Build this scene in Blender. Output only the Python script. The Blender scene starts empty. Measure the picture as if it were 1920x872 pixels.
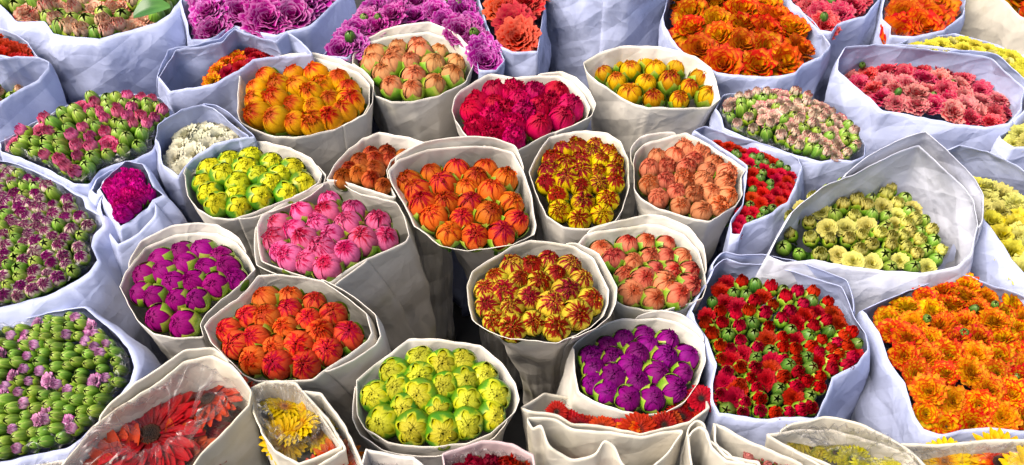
import bpy, math, random
import numpy as np
from mathutils import Vector, Matrix, noise

random.seed(11)
RNG = np.random.default_rng(11)
C = bpy.context.scene.collection
PI = math.pi

# ------------------------------------------------------------------ camera
F_PX, CX, CY = 1800.0, 960.0, 436.0
CAM = Vector((0, 0, 1.37))
PITCH = math.radians(45)
FW = Vector((0, math.cos(PITCH), -math.sin(PITCH)))
UP = Vector((0, math.sin(PITCH), math.cos(PITCH)))
RT = Vector((1, 0, 0))

def at(px, py, z):
    """A point of the photograph, at the height z above the ground."""
    d = FW + RT * ((px - CX) / F_PX) - UP * ((py - CY) / F_PX)
    return CAM + d * ((z - CAM.z) / d.z)

cam_d = bpy.data.cameras.new('camera')
cam_d.lens = F_PX / 1920 * 36
cam_d.clip_start, cam_d.clip_end = 0.02, 300
cam = bpy.data.objects.new('camera', cam_d)
C.objects.link(cam)
cam.location = CAM
cam.rotation_euler = (PI / 2 - PITCH, 0, 0)
bpy.context.scene.camera = cam

# ------------------------------------------------------------------ materials
def lin(c):
    out = []
    for x in c:
        x = x / 255
        out.append(x / 12.92 if x <= .04045 else ((x + .055) / 1.055) ** 2.4)
    return (*out, 1)

class NT:
    def __init__(s, name):
        s.m = bpy.data.materials.new(name)
        s.m.use_nodes = True
        s.t = s.m.node_tree
        s.t.nodes.clear()
        s.out = s.t.nodes.new('ShaderNodeOutputMaterial')
    def n(s, kind, **kw):
        nd = s.t.nodes.new('ShaderNode' + kind)
        for k, v in kw.items():
            if k.startswith('i_'):
                nd.inputs[k[2:].replace('_', ' ')].default_value = v
            else:
                setattr(nd, k, v)
        return nd
    def l(s, a, b):
        s.t.links.new(a, b)
    def math(s, op, a, b=None, c=None, clamp=False):
        nd = s.n('Math', operation=op, use_clamp=clamp)
        for i, v in enumerate((a, b, c)):
            if v is None: continue
            if isinstance(v, (int, float)): nd.inputs[i].default_value = v
            else: s.l(v, nd.inputs[i])
        return nd.outputs[0]
    def mix(s, f, a, b):
        nd = s.n('Mix', data_type='RGBA')
        if isinstance(f, (int, float)): nd.inputs[0].default_value = f
        else: s.l(f, nd.inputs[0])
        for i, v in ((6, a), (7, b)):
            if isinstance(v, tuple): nd.inputs[i].default_value = v
            else: s.l(v, nd.inputs[i])
        return nd.outputs[2]
    def ramp(s, f, a, b):
        nd = s.n('MapRange', interpolation_type='SMOOTHSTEP')
        s.l(f, nd.inputs[0])
        nd.inputs[1].default_value = a
        nd.inputs[2].default_value = b
        return nd.outputs[0]

def petal_mat(name, base, edge, start=.72, soft=.3, streak=.35, low=None, pic=.0, trans=.22, vary=.16):
    """Petal colour by the position on the petal: u across, v from the foot to the tip."""
    t = NT(name)
    uv = t.n('UVMap')
    sx = t.n('SeparateXYZ'); t.l(uv.outputs[0], sx.inputs[0])
    oi = t.n('ObjectInfo')
    rnd = oi.outputs['Random']
    u, v = sx.outputs[0], sx.outputs[1]
    cb = t.n('CombineXYZ')
    t.l(t.math('MULTIPLY', u, 2.6), cb.inputs[0])
    t.l(t.math('MULTIPLY', v, 1.3), cb.inputs[1])
    t.l(t.math('MULTIPLY', rnd, 37.0), cb.inputs[2])
    nz = t.n('TexNoise', i_Scale=1.0, i_Detail=3.0, i_Roughness=.6)
    t.l(cb.outputs[0], nz.inputs['Vector'])
    nf = t.math('SUBTRACT', nz.outputs[0], .5)
    e = t.math('MULTIPLY_ADD', nf, streak * 1.5, v)
    if pic > 0:                       # a dark margin along the petal's sides too
        uu = t.math('ABSOLUTE', t.math('MULTIPLY_ADD', u, 2.0, -1.0))
        uu = t.math('POWER', uu, 9.0)
        e = t.math('MULTIPLY_ADD', uu, pic, e)
    f = t.ramp(e, start - soft / 2, start + soft / 2)
    col = t.mix(f, lin(base), lin(edge))
    if low:
        g = t.ramp(t.math('MULTIPLY_ADD', nf, .3, v), .42, .12)
        col = t.mix(g, col, lin(low))
    hs = t.n('HueSaturation')
    t.l(col, hs.inputs['Color'])
    t.l(t.math('MULTIPLY_ADD', rnd, .026, .487), hs.inputs['Hue'])
    r2 = t.math('FRACT', t.math('MULTIPLY', rnd, 17.31))
    t.l(t.math('MULTIPLY_ADD', r2, 2 * vary, .80 - vary), hs.inputs['Value'])
    hs.inputs['Saturation'].default_value = 1.06
    col = hs.outputs[0]
    # fine veins running up the petal
    wv = t.n('TexNoise', i_Scale=1.0, i_Detail=2.0)
    cb2 = t.n('CombineXYZ')
    t.l(t.math('MULTIPLY', u, 34.0), cb2.inputs[0]); t.l(t.math('MULTIPLY', v, 2.0), cb2.inputs[1])
    t.l(t.math('MULTIPLY', rnd, 11.0), cb2.inputs[2])
    t.l(cb2.outputs[0], wv.inputs['Vector'])
    bp = t.n('Bump', i_Strength=.22, i_Distance=.001)
    t.l(wv.outputs[0], bp.inputs['Height'])
    pb = t.n('BsdfPrincipled', i_Roughness=.6)
    pb.inputs['Specular IOR Level'].default_value = .2
    t.l(col, pb.inputs['Base Color']); t.l(bp.outputs[0], pb.inputs['Normal'])
    tr = t.n('BsdfTranslucent'); t.l(col, tr.inputs['Color'])
    mx = t.n('MixShader'); mx.inputs[0].default_value = trans
    t.l(pb.outputs[0], mx.inputs[1]); t.l(tr.outputs[0], mx.inputs[2])
    t.l(mx.outputs[0], t.out.inputs[0])
    return t.m

def green_mat(name, low, high, rim=None, rough=.38, vary=.18):
    t = NT(name)
    uv = t.n('UVMap'); sx = t.n('SeparateXYZ'); t.l(uv.outputs[0], sx.inputs[0])
    oi = t.n('ObjectInfo'); rnd = oi.outputs['Random']
    cb = t.n('CombineXYZ')
    t.l(t.math('MULTIPLY', sx.outputs[0], 10.0), cb.inputs[0])
    t.l(t.math('MULTIPLY', sx.outputs[1], 2.0), cb.inputs[1])
    t.l(t.math('MULTIPLY', rnd, 29.0), cb.inputs[2])
    nz = t.n('TexNoise', i_Scale=1.0, i_Detail=3.0); t.l(cb.outputs[0], nz.inputs['Vector'])
    e = t.math('MULTIPLY_ADD', t.math('SUBTRACT', nz.outputs[0], .5), .7, sx.outputs[1])
    col = t.mix(t.ramp(e, .35, .9), lin(low), lin(high))
    if rim:
        col = t.mix(t.ramp(e, .86, 1.0), col, lin(rim))
    hs = t.n('HueSaturation'); t.l(col, hs.inputs['Color'])
    t.l(t.math('MULTIPLY_ADD', rnd, .04, .48), hs.inputs['Hue'])
    r2 = t.math('FRACT', t.math('MULTIPLY', rnd, 13.7))
    t.l(t.math('MULTIPLY_ADD', r2, 2 * vary, 1 - vary), hs.inputs['Value'])
    bp = t.n('Bump', i_Strength=.3, i_Distance=.001); t.l(nz.outputs[0], bp.inputs['Height'])
    pb = t.n('BsdfPrincipled', i_Roughness=rough)
    pb.inputs['Specular IOR Level'].default_value = .45
    t.l(hs.outputs[0], pb.inputs['Base Color']); t.l(bp.outputs[0], pb.inputs['Normal'])
    t.l(pb.outputs[0], t.out.inputs[0])
    return t.m

def paper_mat(name, col, stain, amount, trans=.12, crease=.010):
    t = NT(name)
    tc = t.n('TexCoord')
    oi = t.n('ObjectInfo')
    ad = t.n('VectorMath', operation='ADD'); t.l(tc.outputs['Object'], ad.inputs[0])
    t.l(oi.outputs['Location'], ad.inputs[1])
    n1 = t.n('TexNoise', i_Scale=9.0, i_Detail=4.0, i_Roughness=.6); t.l(ad.outputs[0], n1.inputs['Vector'])
    n2 = t.n('TexNoise', i_Scale=220.0, i_Detail=3.0); t.l(ad.outputs[0], n2.inputs['Vector'])
    n3 = t.n('TexNoise', i_Scale=22.0, i_Detail=2.0, i_Distortion=.4); t.l(ad.outputs[0], n3.inputs['Vector'])
    rid = t.math('ABSOLUTE', t.math('SUBTRACT', n3.outputs[0], .5))
    rv = t.n('VectorMath', operation='SCALE'); t.l(oi.outputs['Random'], rv.inputs['Scale']); rv.inputs[0].default_value = (7., 3., 5.)
    ad2 = t.n('VectorMath', operation='ADD'); t.l(ad.outputs[0], ad2.inputs[0]); t.l(rv.outputs[0], ad2.inputs[1])
    for rot, scl, am in (((.5, .3, .9), 4.2, .55), ((1.2, -.6, 2.3), 5.6, .45), ((-.7, .9, 4.0), 9.0, .28), ((.2, 1.4, 5.4), 13.0, .18)):
        mp = t.n('Mapping'); mp.inputs['Rotation'].default_value = rot
        t.l(ad2.outputs[0], mp.inputs[0])
        wv = t.n('TexWave', wave_profile='TRI', i_Scale=scl, i_Distortion=1.6, i_Detail=1.0)
        wv.inputs['Detail Scale'].default_value = .9
        t.l(mp.outputs[0], wv.inputs['Vector'])
        rid = t.math('MULTIPLY_ADD', wv.outputs['Fac'], am, rid)
    c = t.mix(t.math('MULTIPLY', t.ramp(n1.outputs[0], .52, .74), amount), lin(col), lin(stain))
    h = t.math('MULTIPLY_ADD', n2.outputs[0], .04, t.math('MULTIPLY', rid, -1.0))
    bp = t.n('Bump', i_Strength=.42, i_Distance=crease); t.l(h, bp.inputs['Height'])
    pb = t.n('BsdfPrincipled', i_Roughness=.62)
    pb.inputs['Specular IOR Level'].default_value = .3
    t.l(c, pb.inputs['Base Color']); t.l(bp.outputs[0], pb.inputs['Normal'])
    tr = t.n('BsdfTranslucent'); t.l(c, tr.inputs['Color'])
    mx = t.n('MixShader'); mx.inputs[0].default_value = trans
    t.l(pb.outputs[0], mx.inputs[1]); t.l(tr.outputs[0], mx.inputs[2])
    t.l(mx.outputs[0], t.out.inputs[0])
    return t.m

def film_mat(name):
    t = NT(name)
    tc = t.n('TexCoord')
    nz = t.n('TexNoise', i_Scale=14.0, i_Detail=2.0, i_Distortion=.8); t.l(tc.outputs['Object'], nz.inputs['Vector'])
    bp = t.n('Bump', i_Strength=.8, i_Distance=.012); t.l(nz.outputs[0], bp.inputs['Height'])
    tp = t.n('BsdfTransparent'); tp.inputs[0].default_value = (.97, .97, .98, 1)
    gl = t.n('BsdfGlossy', i_Roughness=.30); t.l(bp.outputs[0], gl.inputs['Normal'])
    df = t.n('BsdfDiffuse'); df.inputs[0].default_value = (.8, .8, .82, 1)
    fr = t.n('LayerWeight', i_Blend=.35); t.l(bp.outputs[0], fr.inputs['Normal'])
    m1 = t.n('MixShader'); m1.inputs[0].default_value = .10
    t.l(gl.outputs[0], m1.inputs[1]); t.l(df.outputs[0], m1.inputs[2])
    f = t.math('MULTIPLY_ADD', fr.outputs['Facing'], .28, .03)
    m2 = t.n('MixShader'); t.l(f, m2.inputs[0])
    t.l(tp.outputs[0], m2.inputs[1]); t.l(m1.outputs[0], m2.inputs[2])
    t.l(m2.outputs[0], t.out.inputs[0])
    return t.m

def ground_mat():
    t = NT('dark_ground')
    tc = t.n('TexCoord'); nz = t.n('TexNoise', i_Scale=40.0, i_Detail=5.0); t.l(tc.outputs['Object'], nz.inputs['Vector'])
    c = t.mix(nz.outputs[0], (.018, .017, .017, 1), (.05, .048, .046, 1))
    pb = t.n('BsdfPrincipled', i_Roughness=.85); t.l(c, pb.inputs['Base Color'])
    t.l(pb.outputs[0], t.out.inputs[0])
    return t.m

WHITE = paper_mat('white_paper', (238, 230, 218), (204, 194, 146), .6, .05)
BLUEW = paper_mat('blue_white_paper', (226, 228, 242), (200, 204, 228), .5, .1, .016)
CREAM = paper_mat('cream_paper', (230, 221, 203), (205, 192, 152), .6, .05)
BLUE = paper_mat('pale_blue_paper', (199, 207, 242), (178, 187, 226), .6, .08, .016)
PINKW = paper_mat('pink_film_paper', (234, 208, 208), (222, 186, 190), .5, .3)
FILM = film_mat('clear_film')
CAL = green_mat('calyx_green', (62, 98, 12), (118, 156, 30), (160, 168, 60))
CAL_LIME = green_mat('calyx_lime', (38, 88, 4), (80, 128, 8), (186, 188, 30))
BUDG = green_mat('green_bud', (58, 92, 16), (128, 165, 52), (170, 185, 90))
BUDG_D = green_mat('green_bud_dark', (36, 70, 16), (84, 122, 38), (120, 140, 60))
LEAFM = green_mat('leaf_green', (34, 62, 14), (70, 110, 32), None, .5)

# ------------------------------------------------------------------ mesh building
class MB:
    def __init__(s):
        s.v, s.f, s.uv = [], [], []
    def grid(s, fn, nu, nv, u0=0., u1=1., wrap=False):
        b = len(s.v)
        for j in range(nv + 1):
            for i in range(nu + 1):
                u = u0 + (u1 - u0) * i / nu
                v = j / nv
                s.v.append(fn(u, v)); s.uv.append((u, v))
        for j in range(nv):
            for i in range(nu):
                a = b + j * (nu + 1) + i
                s.f.append((a, a + 1, a + nu + 2, a + nu + 1))
    def mesh(s, name, mat=None, smooth=True):
        me = bpy.data.meshes.new(name)
        me.from_pydata([tuple(p) for p in s.v], [], s.f)
        uvl = me.uv_layers.new(name='UVMap')
        idx = np.empty(len(me.loops), dtype=np.int32)
        me.loops.foreach_get('vertex_index', idx)
        uvl.data.foreach_set('uv', np.array(s.uv, dtype=np.float32)[idx].ravel())
        if smooth: me.polygons.foreach_set('use_smooth', [True] * len(me.polygons))
        me.materials.append(mat)
        me.update()
        return me

def rr(a, b): return random.uniform(a, b)

def bud_mesh(n_out=6, hole=.3, frill=.12, inner=9, plump=1.0, rough=.05, layers=3, imb=.03, tipc=(.10, .30)):
    """A carnation bud of wrapped petals, about one unit in radius; the tip opens in a crumpled star."""
    m = MB()
    lay = [(1.0, n_out, 0., hole), (.95, n_out - 1, .5, hole * .75), (.88, n_out, .25, hole * .5)][:layers]
    for s, n, off, hl in lay:
        for i in range(n):
            a0 = 2 * PI * (i + off) / n + rr(-.2, .2)
            w = PI / n * rr(1.25, 1.6)
            h = hl * rr(.6, 1.35)
            ph, ph2, k = rr(0, 6.3), rr(0, 6.3), rr(4, 7)
            lift = rr(-.02, .035)
            ca = rr(*tipc)
            nzs = rr(0, 50)
            def fn(u, v, a0=a0, w=w, h=h, ph=ph, ph2=ph2, k=k, s=s, lift=lift, ca=ca, nzs=nzs):
                q = 2 * u - 1
                ptip = h + ca * q * q
                phi = 2.75 + (ptip - 2.75) * v
                wid = w * (.55 + .45 * math.sin(PI * min(1, v * 1.15 + .1)))
                a = a0 + q * wid
                z = math.cos(phi); z *= 1.3 if z < 0 else 1.08
                r = math.sin(phi) * s * (1 + .10 * math.cos(phi)) * plump * (.93 + .07 * v)
                r *= 1 + (imb * q + lift) * min(1, v * 1.3)
                e = max(0, (v - .62) / .38) ** 2
                r += frill * e * (math.sin(k * q * 1.6 + ph) * .55 + .25)
                z += frill * e * (math.sin(k * q * 2.1 + ph2) * .9 + .45)
                d = noise.noise(Vector((q * 2.6 + nzs, v * 1.4, s * 5))) * rough
                r += d * math.sin(PI * v) + .010 * math.sin(q * 7 + ph) * math.sin(PI * v)
                return (r * math.cos(a), r * math.sin(a), z)
            m.grid(fn, 10, 12)
    for i in range(inner):
        a0 = 2 * PI * i / inner + rr(-.3, .3)
        rad = rr(.05, hole * 1.15 + .08)
        wid = rr(.16, .30)
        top = rr(1.0, 1.0 + .16 + frill * .9)
        ph, k = rr(0, 6.3), rr(5, 8)
        yaw = a0 + PI / 2 + rr(-.8, .8)
        def fn(u, v, a0=a0, rad=rad, wid=wid, top=top, ph=ph, k=k, yaw=yaw):
            q = 2 * u - 1
            w_ = wid * (.5 + .5 * v)
            z = .35 + (top - .35) * v - .10 * q * q * v
            r_ = rad + .07 * v * math.sin(k * q + ph)
            lean = .16 * v * v
            x = (r_ + lean) * math.cos(a0) + q * w_ * math.cos(yaw)
            y = (r_ + lean) * math.sin(a0) + q * w_ * math.sin(yaw)
            return (x, y, z)
        m.grid(fn, 8, 5)
    def core(u, v):                       # the packed heart of the bud, seen between the petals
        phi = 1.5 - 1.42 * v
        r = math.sin(phi) * .84 * (1 + .05 * math.sin(14 * PI * u + 9 * v))
        return (r * math.cos(2 * PI * u), r * math.sin(2 * PI * u), math.cos(phi) * (1.0 + .03 * math.sin(22 * PI * u)))
    b0 = len(m.uv); m.grid(core, 42, 6)
    for k in range(b0, len(m.uv)): m.uv[k] = (m.uv[k][0] * 4 % 1, .55 + .42 * m.uv[k][1])
    return m.mesh('carnation_bud')

def calyx_mesh(top_phi=1.75, teeth=.35, stem=1.3, s=1.10):
    """The green cup round the foot of a bud, five-toothed, and the stem under it."""
    m = MB()
    ph = rr(0, 6.3)
    def fn(u, v):
        a = 2 * PI * u + ph
        tooth = abs(((u * 5) % 1) * 2 - 1)
        pt = top_phi + teeth * (1 - 1.7 * tooth) * 1.0
        phi = 2.95 + (pt - 2.95) * v
        z = math.cos(phi); z *= 1.36 if z < 0 else 1.08
        r = math.sin(phi) * s * (1 + .10 * math.cos(phi)) * (1 + .03 * v)
        r = max(r, .16) + .02 * math.sin(a * 5)
        return (r * math.cos(a), r * math.sin(a), z - (.06 if v < .2 else 0))
    m.grid(fn, 40, 9)
    m.grid(lambda u, v: (.15 * math.cos(2 * PI * u), .15 * math.sin(2 * PI * u), -1.28 - stem * (1 - v)), 7, 2)
    for k in range(0):
        a0 = rr(0, 6.3)
        def lf(u, v, a0=a0):
            q = 2 * u - 1
            w = .22 * math.sin(PI * min(1, v * .9 + .1))
            r = .15 + 1.0 * v
            z = -1.9 + .9 * v - .5 * v * v
            return (r * math.cos(a0) - q * w * math.sin(a0), r * math.sin(a0) + q * w * math.cos(a0), z + .1 * q * q)
        m.grid(lf, 2, 5)
    return m.mesh('calyx', CAL)

def green_bud_mesh(long=1.0, open_=0.0):
    """A closed spray bud: pointed green sepals folded over each other at the tip."""
    m = MB()
    for i in range(5):
        a0 = 2 * PI * i / 5 + rr(-.1, .1)
        lft = rr(0, .05)
        def fn(u, v, a0=a0, lft=lft):
            q = 2 * u - 1
            phi = 2.9 + (.12 + open_ + .75 * abs(q) ** 1.6 - 2.9) * v
            a = a0 + q * .80
            z = math.cos(phi) * (1.5 if math.cos(phi) < 0 else 1.45) * long
            r = math.sin(phi) ** .9 * (1 + .03 * q + lft * v) * .92
            return (r * math.cos(a), r * math.sin(a), z)
        m.grid(fn, 6, 10)
    m.grid(lambda u, v: (.16 * math.cos(2 * PI * u), .16 * math.sin(2 * PI * u), -1.4 * long - 1.2 * (1 - v)), 6, 2)
    return m.mesh('green_bud', BUDG)

def tuft_mesh(n=9, rad=.60, up=1.5):
    """Petals that push out of a half-open spray bud."""
    m = MB()
    for ring, (cnt, rs, hs) in enumerate(((n, 1., 1.), (n - 2, .66, 1.08), (4, .3, 1.12))):
        for i in range(cnt):
            a0 = 2 * PI * i / cnt + rr(-.3, .3) + ring
            ph, k = rr(0, 6.3), rr(3, 5)
            h = up * hs * rr(.9, 1.08)
            w = rr(.30, .42)
            def fn(u, v, a0=a0, ph=ph, k=k, h=h, w=w, rs=rs):
                q = 2 * u - 1
                r = rad * rs * (.95 + .5 * math.sin(PI * v * .8) + .10 * v * v * math.sin(k * q + ph)) - .16 * v * v * rs
                z = .25 + (h - .25) * v - .22 * q * q * v + .07 * v * v * math.sin(k * 1.7 * q + ph)
                a = a0 + q * w / max(.45, rs)
                return (r * math.cos(a), r * math.sin(a), z)
            m.grid(fn, 6, 5)
    return m.mesh('carnation_bud')

def bloom_mesh(radii=(.95, .78, .62, .46, .3, .15), wave=.06, freq=4.0, outer=7, ruf=.08, serr=.03, curl=.16):
    """An open carnation: flat fan-shaped petals outside, then cupped rings whose wavy rims crowd to the middle."""
    m = MB()
    for i in range(outer):
        a0 = 2 * PI * i / outer + rr(-.2, .2)
        W, ll, tl = rr(.42, .56), rr(.95, 1.12), rr(-.05, .28)
        ph, ph2, k, nzs = rr(0, 6.3), rr(0, 6.3), rr(3.5, 6), rr(0, 90)
        def fn(u, v, a0=a0, W=W, ll=ll, tl=tl, ph=ph, ph2=ph2, k=k, nzs=nzs):
            q = 2 * u - 1
            sx = v * ll * (1 - .18 * q * q + serr * math.sin(q * 21 + ph) * v)
            y = q * W * v ** .8
            d = ruf * v * v * (math.sin(k * q + ph) + .5 * math.sin(k * 2.1 * q + ph2)) + .10 * v * noise.noise(Vector((q * 1.7 + nzs, v * 2, 0)))
            x = .05 + sx * math.cos(tl); z = .05 + sx * math.sin(tl) - .18 * v * v + d
            return (x * math.cos(a0) - y * math.sin(a0), x * math.sin(a0) + y * math.cos(a0), z)
        m.grid(fn, 10, 6)
    n0 = len(radii)
    cx, cy_ = rr(-.06, .06), rr(-.06, .06)
    for j, R in enumerate(radii):
        cnt = max(3, round(2 + 5 * R))
        for i in range(cnt):
            a0 = 2 * PI * i / cnt + j * 1.1 + rr(-.3, .3)
            w = PI / cnt * rr(1.3, 1.7)
            H = .42 + .28 * (1 - R) + rr(-.07, .09)
            Rr = R * rr(.9, 1.08)
            ph, ph2, k, nzs = rr(0, 6.3), rr(0, 6.3), freq * rr(.8, 1.3), rr(0, 90)
            fold = rr(.02, .10)
            def fn(u, v, a0=a0, w=w, H=H, Rr=Rr, ph=ph, ph2=ph2, k=k, nzs=nzs, R=R, fold=fold):
                q = 2 * u - 1
                e = v * v
                ar = q * w * max(R, .25) * k * 2.4
                r = Rr * (.50 + .42 * v) + curl * (.35 + R) * e * v
                r += wave * e * (math.sin(ar + ph) + .6 * math.sin(2.2 * ar + ph2)) * (.6 + R) + fold * q * v
                r += .09 * v * noise.noise(Vector((q * 2 + nzs, v * 2, R * 7)))
                z = H * v * (1 - .10 * q * q) - .07 * e * v * R + wave * .7 * e * math.sin(1.7 * ar + ph2) + serr * e * math.sin(ar * 5 + ph)
                a = a0 + q * w
                f = (1 - R) ** 2
                return (r * math.cos(a) + cx * f, r * math.sin(a) + cy_ * f, z)
            m.grid(fn, max(7, int(13 * R + 5)), 6)
    return m.mesh('carnation_bloom')

def gerbera_mesh(n=26):
    m = MB()
    for ring, (cnt, L, tl) in enumerate(((n, 1., .10), (n - 3, .93, .26), (20, .62, .42))):
        for i in range(cnt):
            a0 = 2 * PI * i / cnt + ring * .11 + rr(-.04, .04)
            l = L * rr(.9, 1.05); t0 = tl + rr(-.08, .08); w = rr(.10, .13) * (1 if ring < 2 else .7)
            def fn(u, v, a0=a0, l=l, t0=t0, w=w):
                q = 2 * u - 1
                x = .2 + v * (l - .2)
                y = q * w * (math.sin(PI * (v * .72 + .2)) ** .7) * (1 if v < .97 else .55)
                z = x * math.tan(t0) * (1 - .45 * v) + .5 * y * y / .1 + .008 * math.cos(q * 8)
                return (x * math.cos(a0) - y * math.sin(a0), x * math.sin(a0) + y * math.cos(a0), z)
            m.grid(fn, 4, 7)
    return m.mesh('gerbera_flower')

def disc_mesh():
    """The dark eye of a gerbera, a cushion of small florets."""
    m = MB()
    for k in range(150):
        r = .26 * math.sqrt(k / 150); a = k * 2.399
        x, y = r * math.cos(a), r * math.sin(a)
        z = .10 + .06 * math.cos(r / .26 * 1.4) + rr(-.01, .02); w = .02
        b = len(m.v)
        for dx, dy, dz in ((-w, -w, 0), (w, -w, 0), (w, w, 0), (-w, w, 0), (rr(-.01, .01), rr(-.01, .01), .05)):
            m.v.append((x + dx, y + dy, z + dz)); m.uv.append((.5, r / .26))
        m.f += [(b, b + 1, b + 4), (b + 1, b + 2, b + 4), (b + 2, b + 3, b + 4), (b + 3, b, b + 4)]
    m.grid(lambda u, v: (.25 * v * math.cos(2 * PI * u), .25 * v * math.sin(2 * PI * u), .09), 20, 2)
    return m.mesh('flower_disc', green_mat('disc_brown', (30, 12, 6), (60, 24, 8), None, .8))

NV = 7
rc = lambda *a: random.choice(a)
BUD_T = [bud_mesh(rc(5, 6), rr(.14, .26), rr(.02, .05), 8, 1.0, .045, 3, .045) for _ in range(NV)]                      # tight
BUD_R = [bud_mesh(rc(5, 6), rr(.26, .38), rr(.07, .12), 11, 1.0, .06, 3, .05) for _ in range(NV)]           # ruffled tip
BUD_F = [bud_mesh(rc(5, 6), rr(.30, .44), rr(.05, .09), 10, 1.06, .06, 3, .05) for _ in range(NV)]          # blunt, wide star
BUD_P = [bud_mesh(6, .55, .20, 16, 1.0, .10) for _ in range(NV)]           # nearly open, peony-like
CAL_X = [calyx_mesh(.66, .24) for _ in range(3)]
CAL_L = [calyx_mesh(1.62, .36) for _ in range(2)]
CAL_M = [calyx_mesh(1.25, .42) for _ in range(2)]
CAL_H = [calyx_mesh(1.02, .36) for _ in range(2)]
CAL_S = [calyx_mesh(.80, .35, 1.2, 1.0) for _ in range(2)]
GB = [green_bud_mesh(1.0), green_bud_mesh(1.2), green_bud_mesh(.9, .08)]
GBL = [green_bud_mesh(1.2), green_bud_mesh(1.4), green_bud_mesh(1.1, .1)]
TUFT = [tuft_mesh() for _ in range(NV)]
BLOOM = [bloom_mesh((.62, .46, .32, .18), .06, 3.6, 9, .09, .05) for _ in range(NV)]                    # wide open
BLOOM_D = [bloom_mesh((.92, .8, .68, .56, .44, .32, .2, .1), .062, 4.6, 8, .10, .03, .2) for _ in range(NV)]  # densely frilled
BLOOM_S = [bloom_mesh((.92, .76, .60, .45, .31, .17), .045, 3.2, 6, .06, .012, .14) for _ in range(NV)]       # rose-like
GERB = [gerbera_mesh(26), gerbera_mesh(23)]
DISC = disc_mesh()
DISC_Y = green_mat('disc_amber', (120, 70, 8), (190, 130, 16), None, .8)

def ob(name, me, parent=None, mat=None, loc=None, mtx=None):
    o = bpy.data.objects.new(name, me)
    C.objects.link(o)
    if parent: o.parent = parent
    if mtx is not None: o.matrix_local = mtx
    elif loc is not None: o.location = loc
    if mat is not None and me is not None:
        o.material_slots[0].link = 'OBJECT'
        o.material_slots[0].material = mat
    return o

# ------------------------------------------------------------------ polygons in plan
def inside(P, poly):
    x, y = P[:, 0], P[:, 1]
    r = np.zeros(len(P), bool)
    n = len(poly)
    for i in range(n):
        x0, y0 = poly[i]; x1, y1 = poly[(i + 1) % n]
        c = ((y0 > y) != (y1 > y)) & (x < (x1 - x0) * (y - y0) / (y1 - y0 + 1e-12) + x0)
        r ^= c
    return r

def area(poly):
    x, y = poly[:, 0], poly[:, 1]
    return abs(np.dot(x, np.roll(y, -1)) - np.dot(y, np.roll(x, -1))) / 2

def centroid(poly):
    x, y = poly[:, 0], poly[:, 1]
    xn, yn = np.roll(x, -1), np.roll(y, -1)
    c = x * yn - xn * y; a = c.sum() / 2
    return np.array([((x + xn) * c).sum() / (6 * a), ((y + yn) * c).sum() / (6 * a)])

def inset(poly, d):
    """Move every corner inwards by about d."""
    c = centroid(poly)
    v = c - poly
    L = np.linalg.norm(v, axis=1, keepdims=True)
    return poly + v / L * np.minimum(d, L * .6)

def spread(poly, n, its=14):
    """n points evenly packed inside the polygon (Lloyd's relaxation)."""
    lo, hi = poly.min(0), poly.max(0)
    S = RNG.uniform(lo, hi, (9000, 2)); S = S[inside(S, poly)]
    if len(S) < n: S = np.repeat(S, 8, axis=0)
    K = S[RNG.choice(len(S), n, replace=False)].copy()
    for _ in range(its):
        d = ((S[:, None] - K[None]) ** 2).sum(2).argmin(1)
        for k in range(n):
            m = d == k
            if m.any(): K[k] = S[m].mean(0)
    return K

def resample(P, M, smooth=2):
    """P: closed polyline in 3-D -> M evenly spaced points, the corners slightly softened."""
    P = np.array(P, float)
    Q = np.vstack([P, P[:1]])
    seg = np.linalg.norm(np.diff(Q, axis=0), axis=1)
    s = np.concatenate([[0], np.cumsum(seg)])
    t = np.linspace(0, s[-1], M, endpoint=False)
    R = np.stack([np.interp(t, s, Q[:, k]) for k in range(3)], 1)
    for _ in range(smooth):
        R = .5 * R + .25 * (np.roll(R, 1, 0) + np.roll(R, -1, 0))
    return R

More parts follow.
